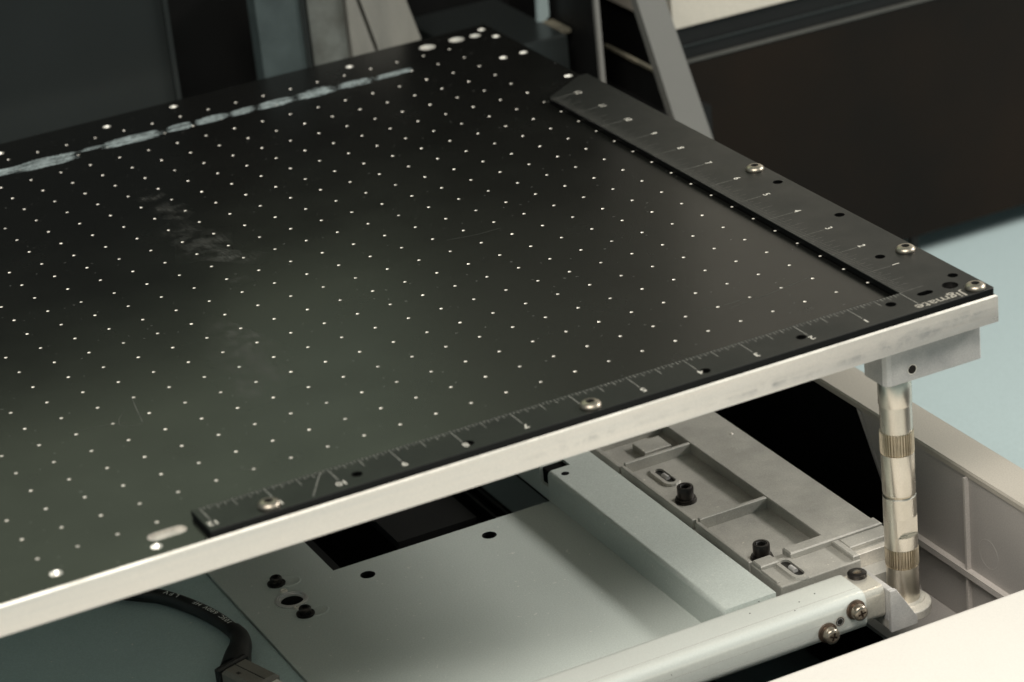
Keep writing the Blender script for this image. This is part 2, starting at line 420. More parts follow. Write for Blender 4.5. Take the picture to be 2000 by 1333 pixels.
# dried ink streak along a row of holes near the back edge
segs = [(-300, -215, 400, 408), (-260, -249.5, 401, 409), (-247, -213.5, 396.5, 409.5), (-211, -200, 404.5, 408.0), (-201, -168, 399.5, 410),
        (-166, -152.5, 400.5, 409.5), (-151, -133, 400.5, 409.5), (-131.5, -118, 401, 409.5), (-117, -96.5, 400, 409.5),
        (-95, -74, 399.5, 411), (-72.5, -53, 400, 409), (-52, -30, 401, 407.5)]
for (xa, xb, ya, yb) in segs:
    b = MB(); rows = 12
    for k in range(rows):
        yc = ya + (yb - ya) * (k + 0.5) / rows; hh = (yb - ya) / rows * 0.66
        if random.random() < 0.10 and k not in (3, 4, 5): continue
        x0_ = xa - 1.2 + random.uniform(0, 0.10) * (xb - xa) + (k / rows) * 3.0
        x1_ = xb + 0.6 - random.uniform(0, 0.12) * (xb - xa) + (k / rows) * 1.5
        if k in (0, rows - 1): x0_ += random.uniform(0, 0.3) * (xb - xa); x1_ -= random.uniform(0, 0.3) * (xb - xa)
        n = max(6, int((x1_ - x0_) / 0.9)); z = 0.04 + 0.006 * k
        vs = []
        for i in range(n + 1):
            t = i / n; e_ = min(1.0, 6 * t + 0.15, 6 * (1 - t) + 0.15)
            h1 = hh * e_ * random.uniform(0.15, 1.2); h0 = hh * e_ * random.uniform(0.15, 1.2); wob = 0.25 * math.sin(7 * t + k)
            vs += [(x0_ + (x1_ - x0_) * t, yc + h1 + wob, z), (x0_ + (x1_ - x0_) * t, yc - h0 + wob, z)]
        b.add(vs, [(2 * i + 1, 2 * i + 3, 2 * i + 2, 2 * i) for i in range(n)])
    o = put('dried_ink_patch', b, ['ink'], table); o['label'] = 'pale blue dried ink'
b = MB()                                    # thin film of residue that links the patches
for k in range(4):
    yc = 402.6 + 1.5 * k; n = 200; vs = []
    for i in range(n + 1):
        x = -262 + 229 * i / n; h_ = max(0.0, random.gauss(0.10, 0.22)) * (0.0 if math.sin(x * 0.31 + 2.1 * k) < 0.1 else 1.0); w_ = 0.5 * math.sin(x * 0.09 + k)
        vs += [(x, yc + h_ + w_, 0.03 + 0.002 * k), (x, yc - h_ + w_, 0.03 + 0.002 * k)]
    b.add(vs, [(2 * i + 1, 2 * i + 3, 2 * i + 2, 2 * i) for i in range(n)])
put('ink_film', b, ['ink'], table)
# rub marks and scratches on the black plate
def world_px(x, y, z=0.0):
    d = RIGHT * ((x - 1000) / 5573.19) + DOWN * ((y - 666.5) / 5573.19) + FWD
    p = CAMPOS + d * ((z * S - CAMPOS.z) / d.z)
    return (p.x / S, p.y / S)
for (u_, v_, w, h, a) in ((296, 386, 15, 11, 15), (328, 408, 17, 20, 15), (344, 420, 12, 16, 40), (376, 466, 22, 54, 10), (398, 478, 26, 40, -20), (446, 500, 14, 40, 40), (468, 547, 12, 11, 0),
                        (472, 662, 16, 64, 14), (482, 708, 20, 70, 10), (500, 722, 16, 46, 24), (490, 760, 22, 36, 0)):
    x, y = world_px(u_, v_)
    b = MB(); ca, sa = math.cos(R(a)), math.sin(R(a))
    b.add([(sx * w / 2 * ca - sy * h / 2 * sa, sx * w / 2 * sa + sy * h / 2 * ca, 0.03) for sx, sy in ((-1, -1), (1, -1), (1, 1), (-1, 1))], [(0, 1, 2, 3)])
    put('rub_mark', b, ['scuff'], table, loc=(x, y, 0))
def scratch(pts, w=0.16):
    b = MB(); vs = []; n = len(pts)
    for i, p in enumerate(pts):
        t = (Vector(pts[min(i + 1, n - 1)]) - Vector(pts[max(i - 1, 0)])).normalized(); nn = Vector((-t.y, t.x)) * w * (0.4 + 0.6 * math.sin(math.pi * (i + 0.3) / n))
        vs += [(p[0] + nn.x, p[1] + nn.y, 0.04), (p[0] - nn.x, p[1] - nn.y, 0.04)]
    b.add(vs, [(2 * i, 2 * i + 1, 2 * i + 3, 2 * i + 2) for i in range(n - 1)])
    put('scratch', b, ['scratch'], table)
scratch([(-290.4, 112.1), (-291.9, 104.3), (-293.2, 96.7), (-294.4, 89.4)], 0.22)
scratch([(-296.5, 104), (-301, 98), (-303, 93), (-301, 89), (-297, 87.5), (-294.4, 88.4)], 0.12)
scratch([(-322, 98), (-314, 97), (-306, 95.5), (-300, 92.5)], 0.10)
scratch([(-58, 36.5), (-40, 38.5), (-22, 41.5), (-14, 43)], 0.12)
scratch([(-70, 43), (-54, 40.5), (-44, 41)], 0.10)
scratch([(-118, 180), (-104, 177), (-92, 177)], 0.09)
scratch([(-283, 28), (-276, 24), (-272, 22)], 0.10)

for (x, z, w, h) in ((6, -6.5, 70, 9), (-22, -7.5, 90, 8), (22, -4.5, 34, 8), (-70, -8, 110, 7), (-150, -6, 120, 7)):  # smudges on the front edge, also painting in the dimmer reflection towards its right
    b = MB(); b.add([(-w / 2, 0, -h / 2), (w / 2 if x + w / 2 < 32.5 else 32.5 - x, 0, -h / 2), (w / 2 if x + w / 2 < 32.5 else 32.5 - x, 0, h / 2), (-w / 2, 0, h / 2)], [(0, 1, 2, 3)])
    put('smudge_and_dimming', b, ['smudge_and_dimming'], table, loc=(x, TY0 - 0.02 - 0.005 * (x % 3), max(TZ0 + h / 2 + 0.1, min(-0.8 - h / 2, z))))
# corner block under the plate (clamped to it)
blk = MB()
blk.prism([(-17.2, 2.0), (-17.2, -11.5), (-16.2, -13.3), (-14.4, -14.0), (28.8, -14.0), (29.7, -13.1), (29.7, 2.0)], -29.6, -12.1, 0)
bo = put('corner_block', blk, ['alu_block'], table); bevel(bo, 0.35, 2)
sh = MB()
rot = Matrix.Rotation(R(90), 4, 'X')
sh.lathe([(2.3, 0.02), (1.95, 0.06), (1.9, 0.03)], 20, M4=rot); sh.lathe([(1.9, 0.035), (1.0, 0.04), (0.01, 0.04)], 20, M4=rot, mi=1)
put('set_screw', sh, ['alu_bright', 'steel_dark'], bo, loc=(-4.5, -14.03, -24.6))

# ================================================================== L-shaped ruler screwed to the plate
RT, RB = 3.0, 0.45
ruler = empty('corner_ruler', (0, 0, RB), 'black L-shaped corner ruler with engraved inch marks, screwed onto the perforated plate', 'ruler')
outl = [(-308.0, -19.7), (31.9, -19.7), (32.8, -18.8), (32.8, 327.0), (28.0, 327.5), (1.2, 308.4), (0.0, 0.0), (-308.0, 0.0)]
rscrews = [(-150.0, -14.2), (-283.0, -14.3), (27.4, 156.7), (26.9, 35.2), (26.7, -14.9)]
rholes = [circ(-53.8, -11.3, 2.2), circ(-99.5, -14.4, 2.2), circ(-201.7, -13.7, 2.2), circ(-246.4, -11.0, 2.2), circ(-8.9, -7.2, 2.3),
          circ(27.2, 136.7, 2.3), circ(27.2, 86.1, 2.3), circ(14.9, 36.3, 2.2), circ(26.9, 1.2, 2.2), circ(20.3, -6.4, 3.4, 18), stadium(6.3, 9.9, -6.5, 1.75)]
mb = MB(); mb.plate(outl, rholes, RB, RT, 0, 1, 1, cham=0.18)
put('ruler_plate', mb, ['black_ruler', 'black_edge', 'black_edge', 'black_ruler'], ruler)
b = MB(); b.lathe([(3.0, 0), (2.2, 0.35), (0.01, 0.4)], 18)
put('dowel_seat', b, ['alu_hole'], ruler, loc=(20.3, -6.4, 0.08))
ZT = RT + 0.02
tk = MB()
def strip(b, xa, ya, xb, yb, w):
    t = (Vector((xb, yb)) - Vector((xa, ya))).normalized(); n = Vector((-t.y, t.x)) * w / 2
    b.add([(xa + n.x, ya + n.y, ZT), (xa - n.x, ya - n.y, ZT), (xb - n.x, yb - n.y, ZT), (xb + n.x, yb + n.y, ZT)], [(0, 1, 2, 3)])
LEN = {0: 11.4, 8: 6.2, 4: 3.9, 12: 3.9}
for k in range(0, 193):
    r = k % 16; ln = LEN.get(r, 2.9 if r % 2 == 0 else 1.9)
    if k == 0: ln = 13.5
    x = -k * 25.4 / 16
    if x > -307: strip(tk, x, -0.25, x, -ln, 0.30 if r == 0 else 0.24)
o = put('inch_marks_along_front', tk, ['engrave'], ruler); o['kind'] = 'stuff'
tk = MB()
for k in range(0, 193):
    r = k % 16; ln = {0: 13.0, 8: 10.6, 4: 8.6, 12: 8.6}.get(r, 6.6 if r % 2 == 0 else 4.8)
    if k == 0: ln = 11.5
    y = k * 25.4 / 16
    strip(tk, 0.3, y, ln, y, 0.18 if r == 0 else 0.10)
o = put('inch_marks_along_side', tk, ['engrave'], ruler); o['kind'] = 'stuff'
tk = MB(); strip(tk, -266.8, -17.4, -257.0, -1.1, 0.3); put('angle_mark', tk, ['engrave'], ruler)
for n in range(1, 13):
    vs, fs = text_mesh(str(n), 4.6, 0.018)
    b = MB(); b.add([(-25.4 * n - v.x, -14.2 - v.y, ZT) for v in vs], fs)        # tops of the figures face the outer edge
    put('numeral', b, ['engrave_text'], ruler)
    b = MB(); b.add([(15.4 + v.y, 25.4 * n - v.x + 0.3, ZT) for v in vs], fs)
    put('numeral', b, ['engrave_text'], ruler)
vs, fs = text_mesh('Jigmate', 7.6, 0.012)
wx = max(v.x for v in vs) - min(v.x for v in vs)
b = MB(); b.add([(9.0 - v.x * 24.0 / wx, -16.2 - v.y * 0.93, ZT) for v in vs], fs)
M['engrave_name'] = mat('laser_engraved_name', (0.33, 0.305, 0.26), 0.6, 0, var=0.4, vscale=300)
put('engraved_maker_name', b, ['engrave_name'], ruler)

def button_head(rad, h, socket_r):
    b = MB()
    n = 24
    prof = [(rad * 0.97, 0.0), (rad, 0.25)]
    for i in range(1, 7):
        t = i / 6; a = t * R(62)
        prof.append((socket_r * 1.15 + (rad - socket_r * 1.15) * math.cos(a * 90 / 62), 0.25 + (h - 0.25) * math.sin(a * 90 / 62)))
    b.lathe(prof, n, mi=0)
    b.lathe([(socket_r * 1.15, h), (socket_r * 0.98, h - 0.15), (socket_r * 0.9, h - 1.5), (0.01, h - 1.7)], 6, mi=1, smooth=False)
    vs = [(socket_r * 1.15 * math.cos(2 * math.pi * i / n), socket_r * 1.15 * math.sin(2 * math.pi * i / n), h) for i in range(n)]
    return b
bh = button_head(4.3, 2.2, 1.55).mesh('button_screw', [M['button_screw'], M['socket']])
for (x, y) in rscrews:
    put('button_screw', None, None, ruler, loc=(x, y, RT), me=bh)

# ================================================================== leg with knurled adjusting sleeve, and its foot bracket
LX, LY = -8.1, -6.0
LZT, LZB = -29.6, -132.6
leg = empty('support_leg', (LX, LY, LZB), 'shiny nickel-plated round leg with knurled bands holding the table corner', 'leg')
def lg(name, prof, mk, n=40, mod=None, smooth=True):
    b = MB(); b.lathe(prof, n, c=(LX, LY, 0), mod=mod, smooth=smooth, cap0=True, cap1=True); return put(name, b, [mk], leg)
lg('top_collar', [(6.85, -41.5), (7.0, -41.1), (7.0, -30.0), (6.8, LZT)], 'nickel')
lg('upper_sleeve', [(6.7, -53.5), (6.7, -41.5)], 'nickel')
tooth = [1.0, 1.0, 0.91, 0.91]
def knurl(name, z0, z1, r):
    b = MB(); b.lathe([(r * 0.95, z0), (r, z0 + 0.6), (r, z1 - 0.6), (r * 0.95, z1)], 144, c=(LX, LY, 0), mod=tooth, smooth=False, cap0=True, cap1=True)
    return put(name, b, ['knurl'], leg)
knurl('knurled_band', -63.6, -53.2, 7.15)
lg('middle_sleeve', [(6.85, -82.0), (7.0, -81.4), (7.0, -63.4)], 'nickel')
lg('joint_groove', [(6.55, -83.0), (6.55, -81.9)], 'knurl')
# lower sleeve with a milled wrench flat on the side towards the front right
b = MB(); n = 48; za, zb_ = -107.2, -83.0
ang = math.atan2(-1.0, 0.08)
rings = [za, -101.2, -101.15, -92.6, -92.55, -83.5, zb_]
allv = []
for k, z in enumerate(rings):
    for i in range(n):
        a = 2 * math.pi * i / n; r = 7.0 if k != len(rings) - 1 else 6.7
        if k in (2, 3):
            d = (a - ang + math.pi) % (2 * math.pi) - math.pi
            if abs(d) < R(48): r = min(r, 4.7 / math.cos(d))
        allv.append((LX + r * math.cos(a), LY + r * math.sin(a), z))
fs = []
for k in range(len(rings) - 1):
    for i in range(n):
        j = (i + 1) % n; fs.append((k * n + i, k * n + j, (k + 1) * n + j, (k + 1) * n + i))
b.add(allv, fs, 0, True)
lo = put('lower_sleeve', b, ['nickel'], leg); smooth_by_angle(lo, 25)
knurl('knurled_band', -116.2, -107.0, 7.1)
lg('foot_spigot', [(6.9, LZB), (6.9, -116.0)], 'nickel')

foot = empty('leg_foot_bracket', (-12, -8, -137), 'machined aluminium angle bracket with rounded foot under the round leg', 'bracket')
b = MB()
arc = [(-9.8 + 11.6 * math.cos(R(a)), -8.4 + 11.6 * math.sin(R(a))) for a in range(-88, 62, 10)]
b.prism([(-24.4, -19.2)] + arc + [(-4.0, 3.5), (-24.4, 3.5)], -136.6, LZB, 0)
fo = put('foot_plate', b, ['alu_bright'], foot); bevel(fo, 0.4, 2)
b = MB(); b.lathe([(8.9, LZB + 0.01), (8.7, LZB + 0.7), (6.9, LZB + 0.75)], 32, c=(LX, LY, 0)); put('seat_ring', b, ['alu_bright'], foot)
b = MB(); b.prism([(-24.6, -136.9), (-11.6, -136.9), (-11.6, -133.4), (-21.4, -117.4), (-24.6, -117.4)], -21.4, -19.3, 0, axis='y')
fo = put('gusset', b, ['alu_block'], foot); bevel(fo, 0.3, 2)
b = MB(); b.box(-24.6, -21.8, -19.3, 3.0, -132.5, -117.4); fo = put('end_plate', b, ['alu_block'], foot); bevel(fo, 0.3, 1)

# ================================================================== front rail
rail = empty('front_rail', (-150, -8, -133), 'pale green painted square tube rail running under the table front', 'rail')
BY0, BY1, BZ0, BZ1 = -19.0, 3.5, -133.0, -115.5
sec = rrect(BY0, BY1, BZ0, BZ1, 4.6, 8)
secc = [(max(BY0 + 0, y), z) for y, z in sec]
b = MB()
nn = len(sec)
xa, xb = -470.0, -34.8
b.add([(xa, y, z) for y, z in sec] + [(xb - max(0, y - 0.0) * 0.55, y, z) for y, z in sec],
      [(i, nn + i, nn + (i + 1) % nn, (i + 1) % nn) for i in range(nn)], 0, True)
ins = rrect(BY0 + 1.5, BY1 - 1.5, BZ0 + 1.5, BZ1 - 1.5, 3.2, 8)
b.add([(xb - max(0, y) * 0.55, y, z) for y, z in sec] + [(xb - max(0, y) * 0.55 - 0.02, y, z) for y, z in ins],
      [(i, (i + 1) % nn, nn + (i + 1) % nn, nn + i) for i in range(nn)], 0)
ro = put('outer_tube', b, ['paint_bar'], rail)
sec2 = rrect(BY0 + 1.4, BY1 - 1.4, BZ0 + 1.4, BZ1 - 1.1, 3.4, 8)
b = MB(); b.add([(-70, y, z) for y, z in sec2] + [(-24.8, y, z) for y, z in sec2], [(i, nn + i, nn + (i + 1) % nn, (i + 1) % nn) for i in range(nn)], 0, True)
b.add([(-24.8, y, z) for y, z in sec2], [tuple(range(nn))], 0)
put('inner_tube', b, ['paint_inner'], rail)
# faint scribed lines on the front of the rail
for z in (-123.4, -127.9):
    b = MB(); b.box(-470, -35.2, BY0 - 0.03, BY0 + 0.2, z - 0.06, z + 0.06); put('drawn_line', b, ['bin_grey'], rail)
b = MB(); b.box(-470, -36.0, -13.2, -13.0, BZ1 - 0.2, BZ1 + 0.03); put('drawn_line', b, ['bin_grey'], rail)
for (x, y) in ((-60.8, -9.0), (-66, -14), (-82, -5), (-52, -7), (-74, 1.0)):
    b = MB(); b.lathe([(0.35, 0), (0.3, 0.08), (0.01, 0.1)], 8); put('paint_chip', b, ['socket'], rail, loc=(x, y, BZ1))

def cross(r, w):
    return [(w, r), (-w, r), (-w, w), (-r, w), (-r, -w), (-w, -w), (-w, -r), (w, -r), (w, -w), (r, -w), (r, w), (w, w)]
def pan_head(rw, rh, h):
    """Washer + spring washer + pan head with a real cross recess, along +z."""
    b = MB()
    b.lathe([(rw, 0), (rw, 0.75), (rw - 0.2, 0.85), (rh * 0.9, 0.86)], 26, mi=1)
    b.lathe([(rh * 1.08, 0.86), (rh * 1.08, 1.7), (rh * 0.9, 1.75)], 26, mi=1)
    b.lathe([(rh * 0.98, 1.75), (rh, 2.2), (rh, h - 0.9), (rh * 0.93, h - 0.45), (rh * 0.78, h - 0.12), (rh * 0.62, h)], 26, mi=0)
    p = MB(); p.plate(circ(0, 0, rh * 0.62, 26), [cross(rh * 0.55, rh * 0.13)], h - 1.4, h, 0, 0, 1, bottom=False)
    for f, mi in zip(p.f, p.m): b.add([p.v[i] for i in f], [tuple(range(len(f)))], mi)
    b.add([(x, y, h - 1.3) for x, y in cross(rh * 0.55, rh * 0.13)], [tuple(range(12))], 1)
    return b
M['washer'] = mat('bronzed_washer', (0.17, 0.125, 0.095), 0.36, 0.8, var=0.3, vscale=250)
ph = pan_head(4.4, 3.4, 5.2).mesh('washer_screw', [M['steel_screw'], M['washer']])
for (x, z, a) in ((-54.3, -127.4, 20), (-40.3, -121.3, -12)):
    o = put('washer_screw', None, None, rail, loc=(x, BY0, z), me=ph)
    o.rotation_euler = Euler((R(90), R(a), 0))
b = MB(); b.lathe([(2.5, 0.02), (2.1, 0.05), (2.0, 0.04)], 20); b.lathe([(2.0, 0.05), (0.01, 0.05)], 20, mi=1)
b.lathe([(1.6, 0.06), (1.35, 0.07)], 20, mi=2)
o = put('threaded_hole', b, ['alu_bright', 'socket', 'alu_block'], rail, loc=(-47.9, BY0, -124.6)); o.rotation_euler = Euler((R(90), 0, 0))
b = MB(); b.lathe([(3.9, 0), (4.1, 0.3), (4.1, 1.6), (3.6, 2.0), (1.9, 2.05)], 26)
b.lathe([(1.9, 2.05), (1.5, 1.6), (1.3, 0.9), (0.01, 0.8)], 6, mi=1, smooth=False)
put('low_head_screw', b, ['steel_dark', 'button_screw'], rail, loc=(-28.9, -3.4, BZ1 - 1.1))

# ================================================================== painted sheet-metal pan with raised channel
PZ = -130.0
pan = empty('base_pan', (-150, 120, PZ - 2), 'pale green-grey painted sheet metal pan under the table with a raised channel', 'pan')
b = MB()
popen = [(-199.0, 159.0), (-89.9, 159.0), (-89.9, 300), (-199.0, 300)]
ring_c = (-224.9, 145.2)
b.plate([(-245.5, -8), (-63.6, -8), (-63.6, 420), (-245.5, 420)],
        [popen, circ(-187.9, 146.2, 3.4, 20), circ(-127.7, 146.3, 3.4, 20), circ(ring_c[0], ring_c[1] - 0.8, 4.2, 20)], PZ - 1.6, PZ, 0, 0, 1)
put('pan_floor', b, ['paint_green', 'black'], pan)
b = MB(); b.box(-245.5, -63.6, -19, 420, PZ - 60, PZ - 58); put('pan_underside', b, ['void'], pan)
b = MB(); b.box(-199, -185, 162, 300, -150, -146); b.box(-160, -120, 176, 300, -140, -136); b.box(-112, -110.5, 160, 300, -142, -138); b.box(-106, -104.5, 160, 300, -142, -138)
put('inner_brackets', b, ['black'], pan)
CHX0, CHX1, CZ = -89.5, -64.2, -115.6
def channel_seg(y0, y1, x0, x1, z0=PZ + 0.01):
    q = MB(); r = 2.2
    prof = [(x0 - 0.6, z0)] + [(x0 + r - r * math.cos(R(a)), CZ - r + r * math.sin(R(a))) for a in (0, 20, 40, 60, 75, 90)] + [(x1, CZ), (x1, z0)]
    q.prism(prof, y0, y1, 0, axis='y'); return q
ch = channel_seg(3.6, 160.0, CHX0, CHX1)
o = put('channel', ch, ['paint_green'], pan); smooth_by_angle(o, 30)
ch2 = MB(); ch2.prism([(CHX0 - 0.6, PZ), (CHX0 + 0.2, CZ - 8.5), (CHX0 + 1.5, CZ - 8.5), (CHX0 + 1.5, PZ)], 160.0, 168.0, 0, axis='y')
ch2.box(-77.8, CHX1, 160.0, 168.0, PZ + 0.01, CZ)
put('channel_bridge', ch2, ['paint_green'], pan)
ch3 = channel_seg(168.0, 320, CHX0, CHX1); o = put('channel', ch3, ['paint_green'], pan); smooth_by_angle(o, 30)
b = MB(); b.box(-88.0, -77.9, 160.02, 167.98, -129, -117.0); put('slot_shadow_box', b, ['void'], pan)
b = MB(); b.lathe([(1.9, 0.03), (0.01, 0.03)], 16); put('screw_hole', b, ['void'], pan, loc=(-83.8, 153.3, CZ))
# bosses, screws and bushing at the pan's far corner
bs = MB(); bs.lathe([(5.4, 0), (5.0, 0.25), (4.5, 0.28), (4.2, 0.12), (0.01, 0.12)], 28)
bsm = bs.mesh('pressed_boss', [M['paint_green']])
for (x, y) in ((-219.0, 162.2), (-219.0, 130.9)): put('pressed_boss', None, None, pan, loc=(x, y, PZ), me=bsm)
sc = MB(); sc.lathe([(4.1, 0), (4.1, 0.7), (2.9, 0.75), (2.9, 1.5), (2.6, 1.55), (2.75, 1.7), (2.75, 3.1), (2.3, 3.6), (1.3, 3.7), (1.2, 2.4), (0.01, 2.4)], 22)
scm = sc.mesh('flanged_screw', [M['steel_dark']])
for (x, y) in ((-224.6, 163.2), (-224.6, 130.4)): put('flanged_screw', None, None, pan, loc=(x, y, PZ), me=scm)
b = MB(); b.lathe([(7.4, 0.0), (7.3, 0.7), (6.4, 1.0), (6.2, 0.7), (5.5, 0.8), (5.2, 0.3), (4.3, 0.2), (4.2, -3)], 30)
put('bushing_ring', b, ['alu_block'], pan, loc=(ring_c[0], ring_c[1], PZ))
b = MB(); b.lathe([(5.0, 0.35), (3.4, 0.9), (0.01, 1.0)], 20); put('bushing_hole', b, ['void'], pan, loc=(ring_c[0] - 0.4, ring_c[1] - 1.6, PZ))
for (x, y) in ((-224.7, 154.8), (-225.3, 137.4)):
    b = MB(); b.lathe([(1.9, 0), (1.7, 0.6), (1.2, 0.9), (0.8, 0.5), (0.01, 0.5)], 16); put('small_rivet', b, ['alu_bright'], pan, loc=(x, y, PZ))
# folded lip along the pan's outer edge
b = MB(); b.box(-246.4, -245.0, -19, 420, PZ - 5.5, PZ + 0.25); put('folded_edge', b, ['paint_green'], pan)

shelf = empty('lower_tray', (-420, 120, PZ - 6), 'dark green-grey flat metal tray lying beside the pan, with the black cord on it', 'tray')
b = MB(); b.bbox(-720, -246.5, -160, 430, PZ - 5.0, PZ - 1.1, 0.4); put('tray_sheet', b, ['tray'], shelf)

# ================================================================== die-cast carriage plate with pockets and bolts
cast = empty('die_cast_plate', (-28, 90, -140), 'grey die-cast aluminium plate with square pockets and black socket bolts', 'casting')
KZ, KF = -115.9, -121.2
b = MB()
b.box(-59.4, 3.4, 33.0, 300, -140, KF)                             # slab under the pockets
put('base_slab', b, ['cast'], cast)
b = MB(); b.bbox(-22.6, 3.4, 33.2, 300, KF + 0.01, KZ, 0.4); put('flat_land', b, ['cast'], cast)
def wall(name, x0, x1, y0, y1, z1=KZ, z0=KF + 0.01, bv=0.3):
    q = MB(); q.bbox(x0, x1, y0, y1, z0, z1, bv); return put(name, q, ['cast'], cast)
wall('pocket_rim', -59.4, -57.4, 33.2, 78.0, KZ - 0.5); wall('pocket_rim', -59.4, -57.4, 80.6, 145.2, KZ - 0.5); wall('pocket_rim', -59.4, -56.9, 147.4, 300, KZ - 1.8)
wall('pocket_wall', -56.8, -22.7, 78.2, 80.4); wall('pocket_wall', -56.8, -22.7, 145.3, 147.3)
wall('pocket_wall', -56.8, -22.7, 172.0, 174)
wall('raised_pad', -42.0, -28.0, 154, 166, KZ - 2.5)
# front end: cross bar, shallow tray, side lip and low block
FT = -117.3
b = MB(); b.box(-58.6, -19.2, 8.4, 33.0, -140, FT); o = put('front_slab', b, ['cast'], cast); bevel(o, 0.5, 2)
b = MB(); b.box(-19.1, 3.4, 16.5, 33.0, -140, FT - 0.4); put('front_slab', b, ['cast'], cast)
b = MB(); b.bbox(-19.0, 3.2, 13.0, 16.4, -140, FT - 0.3, 0.2); put('bright_step', b, ['alu_bright'], cast)
b = MB(); b.box(-19.0, 6.0, 3.8, 12.9, -140, -124); put('lower_step', b, ['cast'], cast)
wall('cross_bar', -43.0, 3.3, 26.0, 32.6, KZ + 1.6, FT + 0.01, 0.6)
wall('side_lip', -22.6, -19.3, 9.2, 25.9, KZ + 0.9, FT + 0.01, 0.5)
wall('side_land', -19.0, 3.3, 17.2, 25.8, KZ + 0.5, FT - 0.39, 0.4)
wall('low_block', -58.2, -49.2, 25.2, 32.4, KZ + 0.6, FT + 0.01, 0.5)
wall('left_lip', -58.5, -57.2, 12.0, 25.0, FT + 0.8, FT + 0.01, 0.3)
def slot_boss(cx, cy, z):
    q = MB()
    def st_(w, h): return [(cx + p[1], cy + p[0]) for p in stadium(-h, h, 0, w, 6)]
    o_ = st_(4.2, 6.2); i_ = st_(2.2, 5.6); n_ = len(o_)
    q.add([(x, y, z) for x, y in o_] + [(x, y, z + 1.1) for x, y in st_(3.9, 6.0)] + [(x, y, z + 1.1) for x, y in i_] + [(x, y, z + 0.05) for x, y in i_],
          [(k * n_ + i, k * n_ + (i + 1) % n_, (k + 1) * n_ + (i + 1) % n_, (k + 1) * n_ + i) for k in range(3) for i in range(n_)], 0)
    sb = put('slotted_boss', q, ['cast'], cast)
    q = MB(); q.add([(x, y, z + 0.06) for x, y in i_], [tuple(range(n_))]); put('slot_floor', q, ['socket'], sb)
    q = MB(); q.lathe([(1.2, -2.2), (1.2, 2.2)], 12, M4=Matrix.Rotation(R(90), 4, 'X'), cap0=True, cap1=True); put('slot_pin', q, ['alu_block'], sb, loc=(cx, cy - 0.6, z + 0.5))
slot_boss(-44.3, 131.6, KF + 0.02); slot_boss(-47.0, 18.4, FT + 0.02)
bt = MB()
bt.lathe([(5.0, 0), (5.0, 0.9), (4.6, 1.0), (4.6, 1.8), (3.75, 1.85), (3.75, 7.0), (3.5, 7.4), (2.5, 7.45)], 26)
bt.lathe([(2.5, 7.45), (1.95, 7.1), (1.9, 4.4), (0.01, 4.3)], 6, mi=1, smooth=False)
btm = bt.mesh('socket_bolt', [M['steel_dark'], M['socket']])
for (x, y) in ((-48.6, 40.6), (-48.0, 106.3)): put('socket_bolt', None, None, cast, loc=(x, y, KF), me=btm)
b = MB(); b.lathe([(0.8, 0), (0.6, 0.3), (0.01, 0.3)], 10); put('cast_pip', b, ['alu_bright'], cast, loc=(-2.5, 142, KZ))

# ================================================================== side trough: ribbed grey plastic wall with a flat rim
bin_ = empty('side_trough', (50, 60, -200), 'warm grey moulded plastic trough wall with ribs beside the leg', 'trough')
WX, WZT, WZB = 40.0, -96.0, -172.0
b = MB()
b.prism([(102.5, WZT - 0.5), (56.0, WZB), (-34, WZB), (-34, WZT - 0.5)], WX, WX + 2.0, 0, axis='x'); put('trough_wall', b, ['bin_grey'], bin_)
b = MB(); b.bbox(WX - 0.6, WX + 20.0, -34, 420, WZT - 3.0, WZT, 0.8); put('trough_rim', b, ['cream_rim'], bin_)
b = MB(); b.box(WX + 16, WX + 19, -34, 420, -215, WZT - 3.1); put('outer_skin', b, ['cream_rim'], bin_)
b = MB(); b.prism([(99.5, WZT - 3.2), (97.5, WZT - 3.2), (53.5, WZB), (55.5, WZB)], WX - 0.8, WX - 0.02, 0, axis='x'); put('sloping_rib', b, ['bin_grey'], bin_)
b = MB(); b.box(WX - 3.0, WX - 0.02, -34, 69, -147.0, -143.9); put('level_rib', b, ['bin_rib'], bin_)
b = MB(); b.box(WX - 2.2, WX - 0.02, 13.8, 15.2, WZB, WZT - 3.2); put('upright_rib', b, ['bin_rib'], bin_)
b = MB(); b.lathe([(7.0, 0.0), (6.8, 0.08), (6.6, 0.0)], 32, M4=Matrix.Rotation(R(-90), 4, 'Y')); put('moulded_ring', b, ['bin_grey'], bin_, loc=(WX - 0.02, 0.5, -131))
b = MB(); b.box(3.6, WX - 0.1, -34, 60, WZB - 2, WZB); put('trough_floor', b, ['bin_grey'], bin_)
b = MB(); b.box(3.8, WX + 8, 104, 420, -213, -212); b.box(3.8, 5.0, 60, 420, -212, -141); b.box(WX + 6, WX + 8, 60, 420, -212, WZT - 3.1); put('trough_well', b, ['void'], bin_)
b = MB(); b.box(4.2, WX + 15, 60.2, 420, -211, -174); put('trough_depth', b, ['void'], bin_)

